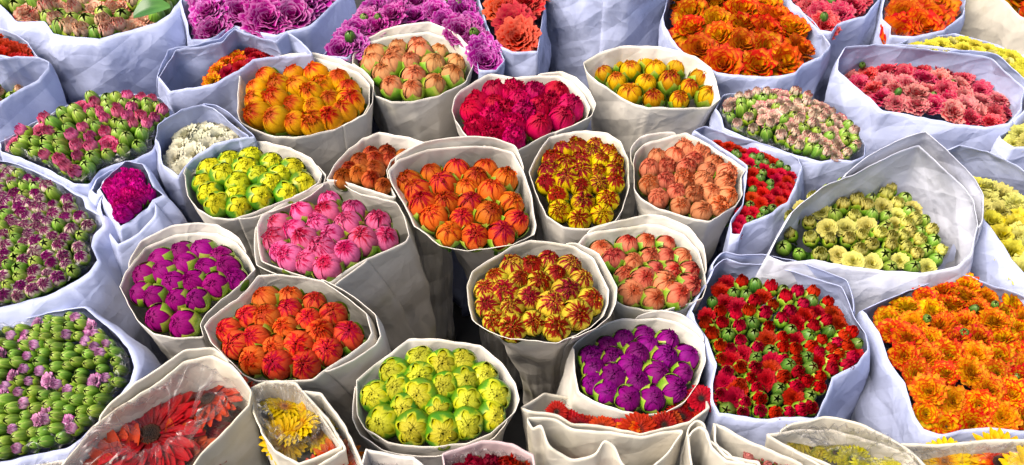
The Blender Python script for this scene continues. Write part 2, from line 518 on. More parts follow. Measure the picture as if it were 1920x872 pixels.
# ------------------------------------------------------------------ wrappers
def wrapper_mesh(R, base_c, bs, origin, wrinkle, bulge, flap, seed, mat, rows=26, flare=0., taper=1.9):
    """A paper sleeve hanging from the rim R down to the ground, with folds, and a second, overlapping sheet outside part of it."""
    M = len(R)
    c = R[:, :2].mean(0)
    perim = np.linalg.norm(np.diff(np.vstack([R, R[:1]]), axis=0), axis=1)
    s = np.concatenate([[0], np.cumsum(perim)])[:M]
    out = R[:, :2] - c
    out = out / np.maximum(1e-6, np.linalg.norm(out, axis=1, keepdims=True))
    m = MB()
    folds = [(math.cos(a) * f, math.sin(a) * f, rr(0, 1), am) for a, f, am in
             ((rr(-.5, .5), rr(7, 12), 1.), (rr(.6, 1.3), rr(8, 14), .9), (rr(-1.3, -.6), rr(8, 14), .9), (rr(.2, 1.0), rr(16, 24), .45), (rr(-1.0, -.2), rr(16, 24), .45))]
    def P(i, t, extra=0., dz=0.):
        i0 = i % M
        x, y, z = R[i0]
        bx = base_c[0] + (x - c[0]) * bs; by = base_c[1] + (y - c[1]) * bs
        zz = z * (1 - t) + .004 * t
        tp = (1 - (1 - t) ** taper) * .85 + .15 * t
        px = x + (bx - x) * tp; py = y + (by - y) * tp
        b = bulge * math.sin(PI * t ** .62) + flare * max(0, 1 - t * 14)
        ang = math.atan2(out[i0][1], out[i0][0])
        w = .30 + .70 * min(1, t * 6)
        pv = Vector((math.cos(ang) * 2.1 + seed, math.sin(ang) * 2.1, zz * 5.0))
        d = wrinkle * .5 * w * (1 - 2.2 * abs(noise.noise(pv)))
        for (fa, fz, fc, am) in folds:               # straight sharp creases across the sheet
            k = (s[i0] * fa + zz * fz + fc + .35 * noise.noise(Vector((s[i0] * 9, zz * 7, fc)))) % 1
            d += wrinkle * am * w * (abs(2 * k - 1) - .5)
        d += extra + b
        h = (.0012 * noise.noise(Vector((s[i0] * 90, seed, 0))) + .003 * noise.noise(Vector((s[i0] * 18, seed, 5)))) * (1 - t) ** 6
        return (px + out[i0][0] * d - origin[0], py + out[i0][1] * d - origin[1], zz + h + dz * (1 - t))
    def strip(i0, n, ex, dz, tmax, closed):
        b = len(m.v)
        for j in range(rows + 1):
            t = tmax * (j / rows) ** 1.5
            for i in range(n):
                f = i / max(1, n - 1)
                m.v.append(P(i0 + i, t, ex(f), dz(f) if dz else 0.)); m.uv.append((f, t))
        for j in range(rows):
            for i in range(n if closed else n - 1):
                i1 = (i + 1) % n
                m.f.append((b + j * n + i, b + (j + 1) * n + i, b + (j + 1) * n + i1, b + j * n + i1))
    strip(0, M, lambda f: 0., None, 1., True)
    for (st, ln, off, dzz) in flap:
        strip(int(st * M), int(ln * M), lambda f, off=off: .0012 + off * math.sin(PI * min(1, f * 1.0)) ** .6,
              lambda f, dzz=dzz: dzz * math.sin(PI * f) ** .5, .55, False)
    return m.mesh('paper_wrapper', mat)

def film_mesh(R, origin, depth, seed, reach=.3, up=.0):
    """Clear film inside the sleeve: it comes up along the paper and folds in over the outer flowers."""
    M = len(R)
    c = R[:, :2].mean(0); zc = R[:, 2].min()
    m = MB()
    K = 9
    for j in range(K + 1):
        f = j / K
        for i in range(M):
            x, y, z = R[i]
            a = 2 * PI * i / M
            nz = noise.noise(Vector((math.cos(a) * 3 + seed, math.sin(a) * 3, f * 2)))
            nz2 = noise.noise(Vector((math.cos(a) * 9 + seed, math.sin(a) * 9, f * 5)))
            k = .03 + f * reach * (1 + .8 * nz)
            zz = zc - depth + (1 - f) * (depth * .8) + .012 * nz2 + up * math.sin(PI * f)
            m.v.append((x + (c[0] - x) * k - origin[0], y + (c[1] - y) * k - origin[1], zz)); m.uv.append((i / M, f))
    for j in range(K):
        for i in range(M):
            i1 = (i + 1) % M
            m.f.append((j * M + i, j * M + i1, (j + 1) * M + i1, (j + 1) * M + i))
    return m.mesh('clear_film', FILM)

def leaf_mass(poly, z, n, r, origin):
    """The tangle of stems and narrow leaves below the flower heads."""
    m = MB()
    lo, hi = poly.min(0), poly.max(0)
    k = 0
    while k < n:
        p = RNG.uniform(lo, hi, (1, 2))
        if not inside(p, poly)[0]: continue
        k += 1
        x, y = p[0] - origin
        a, tl, l, w = rr(0, 6.3), rr(.2, 1.2), r * rr(1.6, 3.2), r * rr(.14, .32)
        z0 = z + rr(-1.2, .0) * r
        def fn(u, v):
            q = 2 * u - 1
            d = l * v * math.cos(tl)
            ww = w * math.sin(PI * (v * .85 + .12))
            return (x + d * math.cos(a) - q * ww * math.sin(a), y + d * math.sin(a) + q * ww * math.cos(a),
                    z0 + l * v * math.sin(tl) * (1 - .6 * v))
        m.grid(fn, 2, 4)
    return m.mesh('foliage', LEAFM)

def axis_mtx(loc, ax, spin, sc):
    q = Vector((0, 0, 1)).rotation_difference(Vector(ax).normalized())
    return Matrix.Translation(loc) @ q.to_matrix().to_4x4() @ Matrix.Rotation(spin, 4, 'Z') @ Matrix.Diagonal((sc[0], sc[1], sc[2], 1))

def add_flower(root, kind, mat, pos, ax, r, cal=None, calm=None):
    sp = rr(0, 2 * PI)
    k = rr(.86, 1.10)
    sc = (r * k * rr(.96, 1.06), r * k * rr(.96, 1.06), r * k * rr(.96, 1.08))
    M = axis_mtx(pos, ax, sp, sc)
    ch = random.choice
    if kind in ('tight', 'ruffle', 'star', 'peony'):
        me = ch({'tight': BUD_T, 'ruffle': BUD_R, 'star': BUD_F, 'peony': BUD_P}[kind])
        o = ob('carnation_bud', me, root, mat, mtx=M)
        ob('calyx', ch({'L': CAL_L, 'M': CAL_M, 'H': CAL_H, 'X': CAL_X}[cal or 'M']), o, calm or CAL, mtx=Matrix.Identity(4))
    elif kind == 'half':
        o = ob('carnation_bud', ch(TUFT), root, mat, mtx=M)
        ob('calyx', ch(CAL_S), o, calm or CAL, mtx=Matrix.Identity(4))
    elif kind in ('closed', 'closed_small', 'closed_long'):
        o = ob('green_bud', ch(GBL if kind == 'closed_long' else GB), root, mat or calm or BUDG, mtx=M)
    elif kind in ('bloom', 'dense', 'rose'):
        o = ob('carnation_bloom', ch({'bloom': BLOOM, 'dense': BLOOM_D, 'rose': BLOOM_S}[kind]), root, mat, mtx=M)
    elif kind == 'gerbera':
        o = ob('gerbera_flower', ch(GERB), root, mat, mtx=M)
        ob('flower_disc', DISC, o, DISC_Y if mat in (m_gyel, m_lemon) else None, mtx=Matrix.Diagonal((.72, .72, .8, 1)))
    return o

HS = dict(closed=.98, closed_small=.42, closed_long=1.02, half=1.0, bloom=1.25, dense=1.2, rose=1.15)

def bouquet(name, label, group, paper, poly, n=0, mix=(), h=None, d=.004, tb=.010, tilt=(0, -.2), div=.4, dome=.008,
            bs=.22, lean=(0, 0), wr=.0034, bulge=0., flap=(), extra=None, jt=.16, fpoly=None, cal=None, calm=None, size=1.0, film=None,
            leaves=0, jz=.15, thick=.0007, cat='bouquet', pts=None, world=None, flare=0., taper=2.5, shift=.2, grow=.55, ring=150, inn=None, smooth=0, df=.0):
    ys = [p[1] for p in poly]; y0, y1 = min(ys), max(ys)
    cy = sum(ys) / len(ys)
    if h is None: h = .55 + .06 * (1 - min(1, max(0, cy / 872)))
    if world is None:
        rim = [at(p[0], p[1], h + tb * (y1 - p[1]) / (y1 - y0) + (p[2] if len(p) > 2 else 0)) for p in poly]
    else:
        rim = [Vector(p) for p in world]; h = min(p.z for p in rim)
    R = resample(rim, ring, smooth)
    c = R[:, :2].mean(0)
    base = c + np.array(lean)
    origin = (float(base[0]), float(base[1]))
    root = bpy.data.objects.new(name, None)
    root.empty_display_size = .05
    C.objects.link(root)
    root.location = (origin[0], origin[1], 0)
    root['label'] = label; root['category'] = cat; root['group'] = group
    seed = rr(0, 80)
    w = ob('paper_wrapper', wrapper_mesh(R, base, bs, origin, wr, bulge, flap, seed, paper, flare=flare, taper=taper), root)
    so = w.modifiers.new('thickness', 'SOLIDIFY'); so.thickness = thick; so.offset = 0
    zf = h - d
    if fpoly is not None:
        fp = np.array([at(p[0], p[1], zf)[:2] for p in fpoly])
    else:
        fp = R[::3, :2].copy()
    if n or pts:
        if n:
            A = area(fp)
            r = .535 * math.sqrt(A / n) * size
            fpi = inset(fp, (r * .75 if inn is None else inn * r)) if fpoly is None else inset(fp, -r * grow)
            K = spread(fpi, n)
            if fpoly is None: K[:, 1] -= shift * r
            fc = K.mean(0); Rm = np.linalg.norm(K - fc, axis=1).max() + 1e-6
        kinds = [m_[0] for m_ in mix]; mats = [m_[1] for m_ in mix]; ws = [m_[2] for m_ in mix]
        if n:
            for k in range(n):
                i = random.choices(range(len(mix)), ws)[0]
                kd = kinds[i]
                q = (K[k] - fc) / Rm
                z = zf + dome * (1 - min(1, float(q @ q))) + rr(-jz, jz) * r
                ax = (tilt[0] + div * q[0] + rr(-jt, jt), tilt[1] + div * q[1] + rr(-jt, jt), 1)
                add_flower(root, kd, mats[i], Vector((K[k][0] - origin[0], K[k][1] - origin[1], z)), ax, r * HS.get(kd, 1), cal, calm)
        if n and extra:
            kd, mt, cnt = extra
            lo, hi = fpi.min(0), fpi.max(0)
            S = RNG.uniform(lo, hi, (cnt * 12, 2)); S = S[inside(S, inset(fpi, r))][:cnt]
            for q in S:
                add_flower(root, kd, mt, Vector((q[0] - origin[0], q[1] - origin[1], zf + dome + .2 * r)), (tilt[0] + rr(-.4, .4), tilt[1] + rr(-.4, .2), 1), r * HS[kd], cal, calm)
        for (px, py, dz, rad, ax, kd, mt) in (pts or ()):
            p = at(px, py, zf + dz)
            rw = rad * (p - CAM).dot(FW) / F_PX
            add_flower(root, kd, mt, Vector((p.x - origin[0], p.y - origin[1], p.z)), ax, rw, cal, calm)
        if leaves:
            lm = ob('foliage', leaf_mass(inset(fp, .048), zf - .036, leaves * 4, .016, origin), root)
            lm['kind'] = 'stuff'
    if film:
        ob('clear_film', film_mesh(R, origin, d + film[2] if len(film) > 2 else d, seed, film[0], film[1]), root)
    return root

# ------------------------------------------------------------------ petal colours
P = petal_mat
m_amber = P('amber_petal', (250, 178, 18), (206, 58, 8), .86, .28, .45, (170, 170, 20))
m_amber2 = P('gold_petal', (242, 184, 24), (184, 46, 10), .92, .24, .5, (180, 170, 30), .12)
m_peach = P('peach_petal', (240, 172, 122), (200, 98, 60), .94, .25, .3, (205, 185, 90))
m_crims = P('crimson_petal', (240, 18, 110), (206, 4, 74), .8, .4, .4)
m_lime = P('lime_petal', (206, 206, 24), (236, 232, 70), .7, .4, .3, (120, 160, 20))
m_tan = P('tan_petal', (220, 126, 78), (164, 62, 30), .86, .3, .4)
m_orred = P('orange_red_petal', (238, 122, 68), (188, 14, 14), .91, .16, .65, (206, 130, 40), .30)
m_orred2 = P('coral_orange_petal', (242, 120, 76), (206, 16, 16), .91, .18, .6, (214, 120, 40), .22)
m_yelred = P('yellow_red_petal', (234, 206, 56), (158, 8, 12), .88, .12, .55, (176, 176, 30), .35)
m_yelred2 = P('cream_red_petal', (238, 212, 84), (164, 4, 12), .86, .13, .6, (190, 190, 46), .38)
m_salm = P('salmon_petal', (240, 154, 116), (200, 76, 52), .96, .25, .4, (200, 150, 70))
m_salm2 = P('dusty_salmon_petal', (240, 146, 114), (184, 58, 46), .93, .28, .45, (190, 150, 60))
m_pink = P('pink_petal', (246, 128, 172), (200, 14, 74), .92, .22, .5, (236, 120, 160))
m_mag = P('magenta_petal', (200, 18, 156), (160, 6, 122), .7, .5, .4)
m_purp = P('purple_petal', (178, 10, 156), (132, 2, 116), .75, .5, .4)
m_limey = P('lemon_tip_petal', (206, 206, 40), (226, 220, 84), .8, .4, .3, (90, 140, 12))
m_orchid = P('orchid_petal', (178, 28, 140), (226, 130, 200), .93, .16, .3, (120, 12, 90))
m_orchid2 = P('orchid_petal_light', (188, 46, 150), (230, 146, 210), .92, .18, .3, (130, 20, 100))
m_coral = P('coral_petal', (228, 54, 56), (240, 110, 96), .86, .24, .4, (170, 16, 16))
m_tang = P('tangerine_petal', (242, 136, 20), (210, 50, 8), .90, .3, .5, (222, 90, 8), .1)
m_tang2 = P('tangerine_gold_petal', (246, 172, 30), (218, 58, 6), .86, .3, .55, (232, 110, 8), .15)
m_flame = P('flame_petal', (250, 166, 26), (222, 46, 8), .90, .3, .6, (236, 90, 6), .2)
m_flame2 = P('flame_gold_petal', (250, 200, 52), (224, 60, 8), .88, .26, .5, (240, 150, 20), .16)
m_flame3 = P('dark_flame_petal', (222, 70, 10), (176, 12, 4), .7, .4, .5)
m_rose = P('rose_coral_petal', (230, 52, 84), (244, 130, 136), .90, .26, .4, (180, 10, 40))
m_rose2 = P('pale_rose_petal', (236, 92, 108), (246, 170, 162), .88, .3, .4, (200, 30, 60))
m_pkbud = P('bud_pink_petal', (248, 140, 176), (222, 52, 116), .95, .25, .4, (240, 170, 170))
m_blush = P('blush_petal', (250, 208, 176), (224, 110, 96), .97, .2, .4, (226, 216, 160), .18)
m_blush2 = P('blush_white_petal', (246, 224, 196), (212, 104, 116), .95, .2, .4, (214, 216, 150), .2)
m_ivory = P('ivory_petal', (252, 244, 196), (255, 250, 220), .7, .4, .2, (222, 220, 150))
m_fuch = P('fuchsia_petal', (250, 30, 180), (226, 8, 140), .85, .5, .4)
m_stripe = P('striped_purple_petal', (240, 220, 200), (140, 8, 104), .86, .12, .6, (214, 210, 150), .3)
m_lilac = P('lilac_pink_petal', (246, 190, 226), (206, 70, 165), .97, .24, .5, (236, 190, 205), .1)
m_scar = P('scarlet_petal', (222, 8, 22), (178, 0, 12), .75, .4, .5, (200, 40, 30))
m_scar2 = P('bright_red_petal', (232, 22, 26), (196, 2, 14), .75, .4, .5, (210, 60, 40))
m_lemon = P('lemon_petal', (232, 216, 48), (244, 232, 96), .7, .5, .3, (190, 190, 30))
m_lemon2 = P('pale_lemon_petal', (236, 224, 96), (244, 236, 140), .7, .5, .3, (200, 200, 70))
m_gred = P('gerbera_red', (176, 3, 6), (204, 10, 8), .6, .6, .3, (120, 2, 4))
m_gyel = P('gerbera_yellow', (240, 192, 8), (248, 210, 24), .6, .6, .3, (214, 140, 4))
m_olive = P('olive_yellow_petal', (160, 146, 20), (190, 176, 36), .7, .5, .3, (96, 110, 14))
m_gdark = P('gerbera_dark_red', (150, 14, 6), (190, 50, 10), .75, .4, .3, (90, 4, 2))
m_gora = P('gerbera_orange', (228, 58, 10), (238, 120, 16), .75, .4, .3, (150, 12, 4))
m_gor2 = P('gerbera_orange_yellow', (236, 96, 10), (246, 190, 20), .62, .3, .3, (196, 30, 6))
m_redd = P('deep_red_petal', (196, 6, 22), (150, 0, 12), .75, .4, .4)
m_dpink = P('deep_pink_petal', (196, 10, 84), (150, 0, 50), .75, .4, .4)
m_dusty = P('dusty_rose_petal', (196, 110, 104), (226, 150, 140), .8, .4, .4)

GW, GB_, GC = 'carnation bouquets in white paper sleeves', 'carnation bouquets in pale blue paper', 'bouquets in cream paper'
CB, GBQ = 'carnation_bouquet', 'gerbera_bouquet'
BK = [(.06, .36, .005, .007)]

# ------------------------------------------------------------------ white sleeves in the middle
bouquet(CB, 'amber yellow carnation buds with red tips in white paper, behind the lime green buds', GW, WHITE,
        [(452,129),(480,117),(532,109),(583,107),(635,119),(673,138),(693,160),(692,195),(680,215),(628,242),(566,256),(514,255),(480,243),(452,229),(444,206),(447,170)],
        22, [('tight', m_amber, 1), ('ruffle', m_amber, 1)], tilt=(-.35, -.25), lean=(.03, .0), flap=[(.05, .5, .005, .004)], cal='L', calm=CAL)
bouquet(CB, 'pale peach carnation buds with green calyxes in white paper, between amber and orchid bouquets', GW, WHITE,
        [(660,118),(664,97),(680,82),(738,67),(803,62),(850,78),(888,103),(886,125),(874,152),(824,180),(776,190),(735,189),(704,178),(700,152),(676,130)],
        17, [('tight', m_peach, 1)], tilt=(.02, .05), cal='H', dome=.012, lean=(.01, .0), flap=[(.1, .35, .006, .012)], size=.98)
bouquet(CB, 'bright crimson full carnation heads in white paper, behind the orange and yellow bouquets', GW, WHITE,
        [(848,206),(852,186),(862,172),(893,151),(920,139),(960,144),(1001,141),(1049,141),(1074,155),(1094,179),(1105,203),(1098,222),(1029,252),(960,286),(922,277),(884,266),(865,243),(852,224)],
        20, [('peony', m_crims, .5), ('ruffle', m_crims, .5)], tilt=(.05, -.25), flap=[(.3, .35, .006, .006)], cal='L', size=1.06)
bouquet(CB, 'sparse golden carnation buds with red edges deep inside a wide white paper sleeve', GW, WHITE,
        [(1096,115),(1125,98),(1166,88),(1235,86),(1270,95),(1304,107),(1332,127),(1343,151),(1350,185),(1330,199),(1270,203),(1215,201),(1175,189),(1120,155),(1101,135)],
        15, [('tight', m_amber2, 1), ('ruffle', m_amber2, .7)], tilt=(.0, .0), tb=.02,
        d=.016, fpoly=[(1118,140),(1140,124),(1200,118),(1280,130),(1325,150),(1335,190),(1270,204),(1205,200),(1160,180)], wr=.0035, lean=(-.015, 0))
bouquet(CB, 'lime green carnation buds with yellow tips in white paper, beside the white carnations', GW, WHITE,
        [(346,326),(352,308),(376,290),(410,272),(450,265),(500,268),(545,278),(583,299),(604,326),(596,344),(562,364),(520,382),(480,398),(440,409),(400,406),(370,392),(352,368)],
        19, [('tight', m_lime, 1)], tilt=(.35, -.35), cal='X', calm=CAL_LIME, flap=[(.45, .3, .006, -.004)])
bouquet(CB, 'shaded tan orange carnation buds in white paper, half hidden behind the pink buds', GW, WHITE,
        [(612,336),(628,310),(655,280),(680,260),(710,248),(766,254),(796,266),(760,283),(732,302),(724,318),(730,345),(742,368),(730,368),(690,354),(640,338)],
        12, [('ruffle', m_tan, 1), ('tight', m_tan, 1)], tilt=(.1, -.2), cal='L', tb=.02, size=1.06)
bouquet(CB, 'large orange carnation buds with dark red streaks in white paper, behind rose pink buds', GW, WHITE,
        [(728,318),(745,300),(800,281),(860,275),(925,274),(962,285),(981,318),(996,370),(1006,424),(1002,441),(960,459),(873,469),(824,459),(776,424),(752,375),(733,340)],
        21, [('tight', m_orred, 1), ('ruffle', m_orred, .35)], tilt=(.0, -.12), tb=.02, flap=[(.03, .34, .006, .010)], lean=(.03, .11), taper=3.4, bs=.16)
bouquet(CB, 'yellow carnation buds with ragged red edges in white paper, between the orange and salmon bouquets', GW, WHITE,
        [(992,322),(1004,300),(1018,272),(1031,257),(1063,248),(1098,244),(1139,248),(1163,265),(1178,297),(1180,350),(1167,392),(1152,416),(1105,428),(1056,424),(1024,405),(1010,378),(1000,345)],
        25, [('star', m_yelred, 1)], tilt=(.0, -.3), tb=.012, cal='L')
bouquet(CB, 'salmon peach carnation heads with loose tips in white paper, beside small red spray carnations', GW, WHITE,
        [(1188,307),(1193,285),(1210,268),(1252,257),(1287,250),(1332,272),(1366,296),(1396,318),(1388,330),(1391,366),(1378,388),(1332,414),(1290,408),(1235,391),(1202,370),(1190,352)],
        24, [('ruffle', m_salm, 1), ('peony', m_salm, .35)], tilt=(.2, -.15), flap=[(.0, .2, .007, .006)], cal='L')
bouquet(CB, 'rose pink carnation buds with crimson centres in white paper', GW, WHITE,
        [(482,421),(490,403),(549,369),(618,339),(638,343),(673,362),(741,381),(755,404),(767,441),(760,453),(690,484),(645,508),(618,527),(598,525),(532,510),(490,490),(484,460)],
        20, [('ruffle', m_pink, 1), ('tight', m_pink, .5)], tilt=(-.25, -.2), flap=[(.62, .38, .006, -.003)], lean=(.085, .06), taper=2.6, cal='M', bulge=.006)
bouquet(CB, 'magenta carnation buds with pale green calyxes in white paper, left of the orange buds', GW, WHITE,
        [(226,538),(238,510),(275,463),(327,442),(372,435),(406,437),(444,456),(466,483),(478,504),(446,534),(412,562),(386,588),(376,610),(382,632),(327,630),(289,625),(258,600),(241,572)],
        19, [('tight', m_mag, 1), ('ruffle', m_mag, .25)], tilt=(-.4, -.3), flap=[(.06, .36, .005, .010)], cal='H')
bouquet(CB, 'large orange carnation buds with red tips in white paper, above the yellow gerberas', GW, WHITE,
        [(385,612),(397,597),(446,562),(484,516),(520,514),(604,527),(650,556),(686,588),(695,624),(688,637),(628,682),(587,712),(549,713),(480,712),(455,702),(428,676),(396,640)],
        20, [('tight', m_orred2, 1), ('ruffle', m_orred2, .6)], tilt=(-.15, -.3), h=.585, flap=[(.32, .34, .008, -.004)], lean=(.075, .05), taper=2.8, cal='M', bulge=.008)
bouquet(CB, 'cream yellow carnation buds splashed with dark red, raised in a round white paper sleeve', GW, WHITE,
        [(876,535),(886,510),(914,488),(960,463),(994,453),(1024,453),(1078,462),(1112,484),(1125,512),(1140,543),(1139,568),(1130,592),(1105,615),(1046,644),(1010,641),(960,637),(934,631),(905,616),(886,600),(879,572)],
        22, [('star', m_yelred2, 1), ('ruffle', m_yelred2, .3)], tilt=(.05, -.35), h=.615, lean=(.02, .09), taper=3.2, bs=.16, flap=[(.3, .36, .007, .004)], cal='L')
bouquet(CB, 'salmon carnation buds in green calyxes in white paper, right of red splashed buds', GW, WHITE,
        [(1084,459),(1100,441),(1166,428),(1215,418),(1246,424),(1282,440),(1308,469),(1321,514),(1324,535),(1316,558),(1300,566),(1242,584),(1211,582),(1170,572),(1152,560),(1152,540),(1138,508),(1118,480)],
        19, [('ruffle', m_salm2, 1), ('tight', m_salm2, .4)], tilt=(.3, -.2), flap=[(.05, .42, .006, .009)], cal='H', calm=CAL)
bouquet(CB, 'deep purple carnation buds with pale green calyxes in white paper, above the red gerberas', GW, WHITE,
        [(1075,652),(1085,640),(1112,622),(1142,604),(1168,597),(1235,597),(1270,606),(1304,627),(1321,643),(1324,675),(1310,718),(1283,751),(1246,772),(1208,778),(1166,772),(1115,751),(1087,734),(1078,699)],
        21, [('tight', m_purp, 1), ('ruffle', m_purp, .4)], tilt=(.25, -.25), h=.565, lean=(-.08, .01), flap=[(.2, .2, .005, .008)], cal='H', bulge=.006)
bouquet(CB, 'round lime green carnation buds with yellow tips, nearest white sleeve at the front', GW, WHITE,
        [(669,712),(704,680),(766,637),(824,637),(900,648),(941,682),(968,722),(974,750),(966,772),(920,812),(876,832),(817,838),(728,828),(685,804),(671,778)],
        20, [('tight', m_limey, 1)], tilt=(.02, -.62), h=.57, cal='X', calm=CAL_LIME, flap=[(.55, .45, .006, -.006)], tb=.006, div=.45)

# ------------------------------------------------------------------ pale blue wrappers round the outside
BW = dict(wr=.0075, tb=.03, bs=.45, bulge=.012, d=.010, taper=1.4, shift=.12, grow=.1)
def blue(label, poly, n, mix, **kw):
    a = dict(BW); a.update(kw)
    return bouquet(CB, label, GB_, a.pop('paper', BLUE), poly, n, mix, **a)

GRN, GRD, GRS = ('closed', BUDG), ('closed', BUDG_D), ('closed_small', BUDG_D)
b1 = blue('blush white spray carnations among green buds in large blue paper, with one broad leaf', 
     [(-60,-20),(0,8),(31,38),(83,41),(100,62),(145,69),(186,71),(241,56),(293,42),(318,27),(345,-10),(330,-60),(250,-90),(120,-95),(-20,-80)],
     84, [(*GRN, .42), ('half', m_blush, .38), ('rose', m_blush, .2)], leaves=60, bulge=.04, tilt=(0, -.1), tb=.0, d=.022, dome=.02)
blue('small red carnations in blue paper at the left edge, behind sleeve of few green buds',
     [(-100,40),(-20,45),(20,60),(50,80),(70,106),(58,114),(0,103),(-40,106),(-100,112)], 18, [('dense', m_scar2, 1)], d=.02, tb=.0)
blue('few green and pink buds deep in a blue paper sleeve cut by the left edge',
     [(-90,125),(0,110),(34,105),(69,107),(90,114),(92,126),(69,148),(34,169),(0,191),(-80,205)], 34, [(*GRN, .7), ('half', m_blush, .3)],
     fpoly=[(-80,140),(10,140),(40,158),(50,170),(30,185),(0,205),(-80,215)], d=.03, tb=.025, tilt=(.1, -.2), leaves=20)
blue('open orchid pink carnations in blue paper, behind the folded sleeve of red and yellow flowers',
     [(338,-20),(345,20),(352,55),(360,76),(400,72),(436,46),(484,60),(520,66),(575,50),(620,15),(655,-30),(640,-70),(500,-90),(380,-70)],
     22, [('rose', m_orchid2, .4), ('dense', m_orchid2, .35), ('dense', m_orchid, .25)], tb=.0, d=.012, bulge=.02, dome=.02)
blue('few red and yellow carnations deep inside a crumpled blue paper sleeve with a ragged rim',
     [(299,144),(312,118),(330,93),(379,86),(416,79),(440,54),(480,70),(518,80),(538,60),(566,76),(584,100),(530,104),(470,112),(447,132),(406,154),(361,163),(322,169)],
     13, [('dense', m_flame2, .6), ('dense', m_scar, .4)], fpoly=[(380,165),(420,118),(470,105),(520,108),(520,130),(440,150)], d=.014, tb=.03, wr=.009, flap=[(.0, .3, .01, .0)])
blue('open orchid magenta carnations with small green buds behind the pale peach bouquet',
     [(607,104),(640,60),(690,0),(700,-50),(800,-80),(884,-50),(898,0),(914,60),(945,112),(930,130),(896,130),(892,98),(848,70),(802,55),(736,60),(676,76),(654,108)],
     34, [('rose', m_orchid, .4), ('dense', m_orchid2, .4), ('dense', m_orchid, .2)], extra=('closed_small', BUDG_D, 14), tb=0., d=.008, grow=-.2, dome=.016, leaves=30)
blue('coral red frilled carnations in blue paper, left of the tall blue sleeve',
     [(896,-50),(900,0),(910,35),(928,82),(960,96),(1008,96),(1014,50),(1020,0),(1020,-60)], 9, [('dense', m_coral, 1)], tb=0., d=.008, grow=-.9)
# the tall sleeve: its rim is above the picture
tall = [(.137 + (.106 + .006 * math.sin(3 * a)) * math.cos(a), 1.335 + .09 * math.sin(a), .95 + .02 * math.sin(2 * a)) for a in [2 * PI * k / 24 for k in range(24)]]
bouquet(CB, 'tall closed pale blue paper sleeve standing behind the sparse golden buds', GB_, BLUE, [(1020,-300),(1260,-300),(1140,-380)], world=tall,
        bs=.80, taper=1., wr=.007, d=.05, n=0, lean=(-.002, -.085), flap=[(.75, .35, .008, .01)])
blue('open tangerine orange carnations in blue paper, right of the tall blue sleeve',
     [(1246,45),(1252,0),(1264,-40),(1330,-70),(1430,-60),(1478,-2),(1522,36),(1555,82),(1540,104),(1505,120),(1492,136),(1440,144),(1390,140),(1342,134),(1300,112),(1270,85)],
     27, [('rose', m_tang, .3), ('bloom', m_tang2, .35), ('rose', m_tang2, .35)], tb=.006, d=.016, grow=-.3, jt=.3, bulge=.015)
blue('frilled coral pink carnations in blue paper at the top edge, between two orange bouquets',
     [(1472,-40),(1486,5),(1512,32),(1536,55),(1560,58),(1570,44),(1620,28),(1648,0),(1654,-40),(1600,-80),(1510,-80)], 17, [('dense', m_rose, .85)], extra=('closed_small', BUDG_D, 6), tb=0., d=.010, grow=-.5, size=.8)
blue('orange carnations under clear film in blue paper at the top, right of coral pink',
     [(1660,-10),(1655,35),(1670,50),(1668,68),(1715,68),(1770,56),(1802,28),(1808,0),(1800,-50),(1720,-70),(1668,-50)], 9, [('rose', m_tang, 1)], film=(.5, .0), tb=0., d=.02, grow=-.5)
bouquet(CB, 'orange carnations in a cream paper sleeve leaning at the top right corner', GC, CREAM,
     [(1800,-50),(1850,-25),(1893,8),(1912,32),(1960,50),(2040,20),(2040,-60),(1940,-110),(1840,-95)], 7, [('rose', m_tang2, 1)], size=.8, h=.60, bulge=.004, bs=.8, wr=.004, d=.02, tb=0., lean=(-.02, -.02))
blue('band of lemon yellow carnations visible behind the coral pink bouquet on the right',
     [(1645,90),(1710,74),(1790,64),(1862,84),(1925,105),(1960,150),(1915,154),(1884,116),(1800,94),(1720,84),(1660,84)],
     24, [('dense', m_lemon, .8), ('bloom', m_lemon2, .2)], tb=0., d=.012, size=1.1)
blue('coral pink frilled carnations filling a wide pale blue wrapper on the right',
     [(1572,132),(1574,112),(1586,88),(1646,82),(1750,95),(1860,110),(1893,138),(1918,165),(1914,205),(1890,230),(1845,238),(1801,233),(1733,221),(1657,207),(1632,180)],
     46, [('dense', m_rose, .6), ('dense', m_rose2, .4)], extra=('closed_small', BUDG_D, 7), jt=.45,
     fpoly=[(1572,150),(1580,128),(1650,118),(1740,128),(1800,135),(1880,170),(1890,215),(1860,245),(1800,240),(1730,225),(1655,212)], d=.03, tb=.03, tilt=(0, -.2), dome=.02, bulge=.02, flap=[(.3, .3, .008, .004)])
blue('white and pink spray carnations among green buds, below the open orange carnations',
     [(1345,205),(1360,180),(1400,170),(1450,168),(1500,178),(1556,204),(1596,238),(1622,266),(1618,290),(1596,303),(1540,303),(1480,286),(1420,266),(1360,238)],
     82, [(*GRN, .30), ('half', m_blush2, .42), ('rose', m_blush2, .28)], tb=0., d=.004, grow=.2, leaves=50, film=(.18, .004), dome=.014, tilt=(.0, -.2))
blue('small red spray carnations with green buds in blue paper, right of the salmon bouquet',
     [(1304,246),(1324,238),(1380,254),(1440,272),(1494,298),(1501,315),(1494,350),(1480,375),(1440,404),(1396,418),(1388,438),(1372,438),(1370,414),(1394,380),(1400,335),(1402,314),(1370,288),(1336,264)],
     62, [('dense', m_scar2, .62), (*GRD, .38)], d=.012, tb=.01, grow=.3, leaves=20, tilt=(0, -.2), size=.95, bulge=.02)
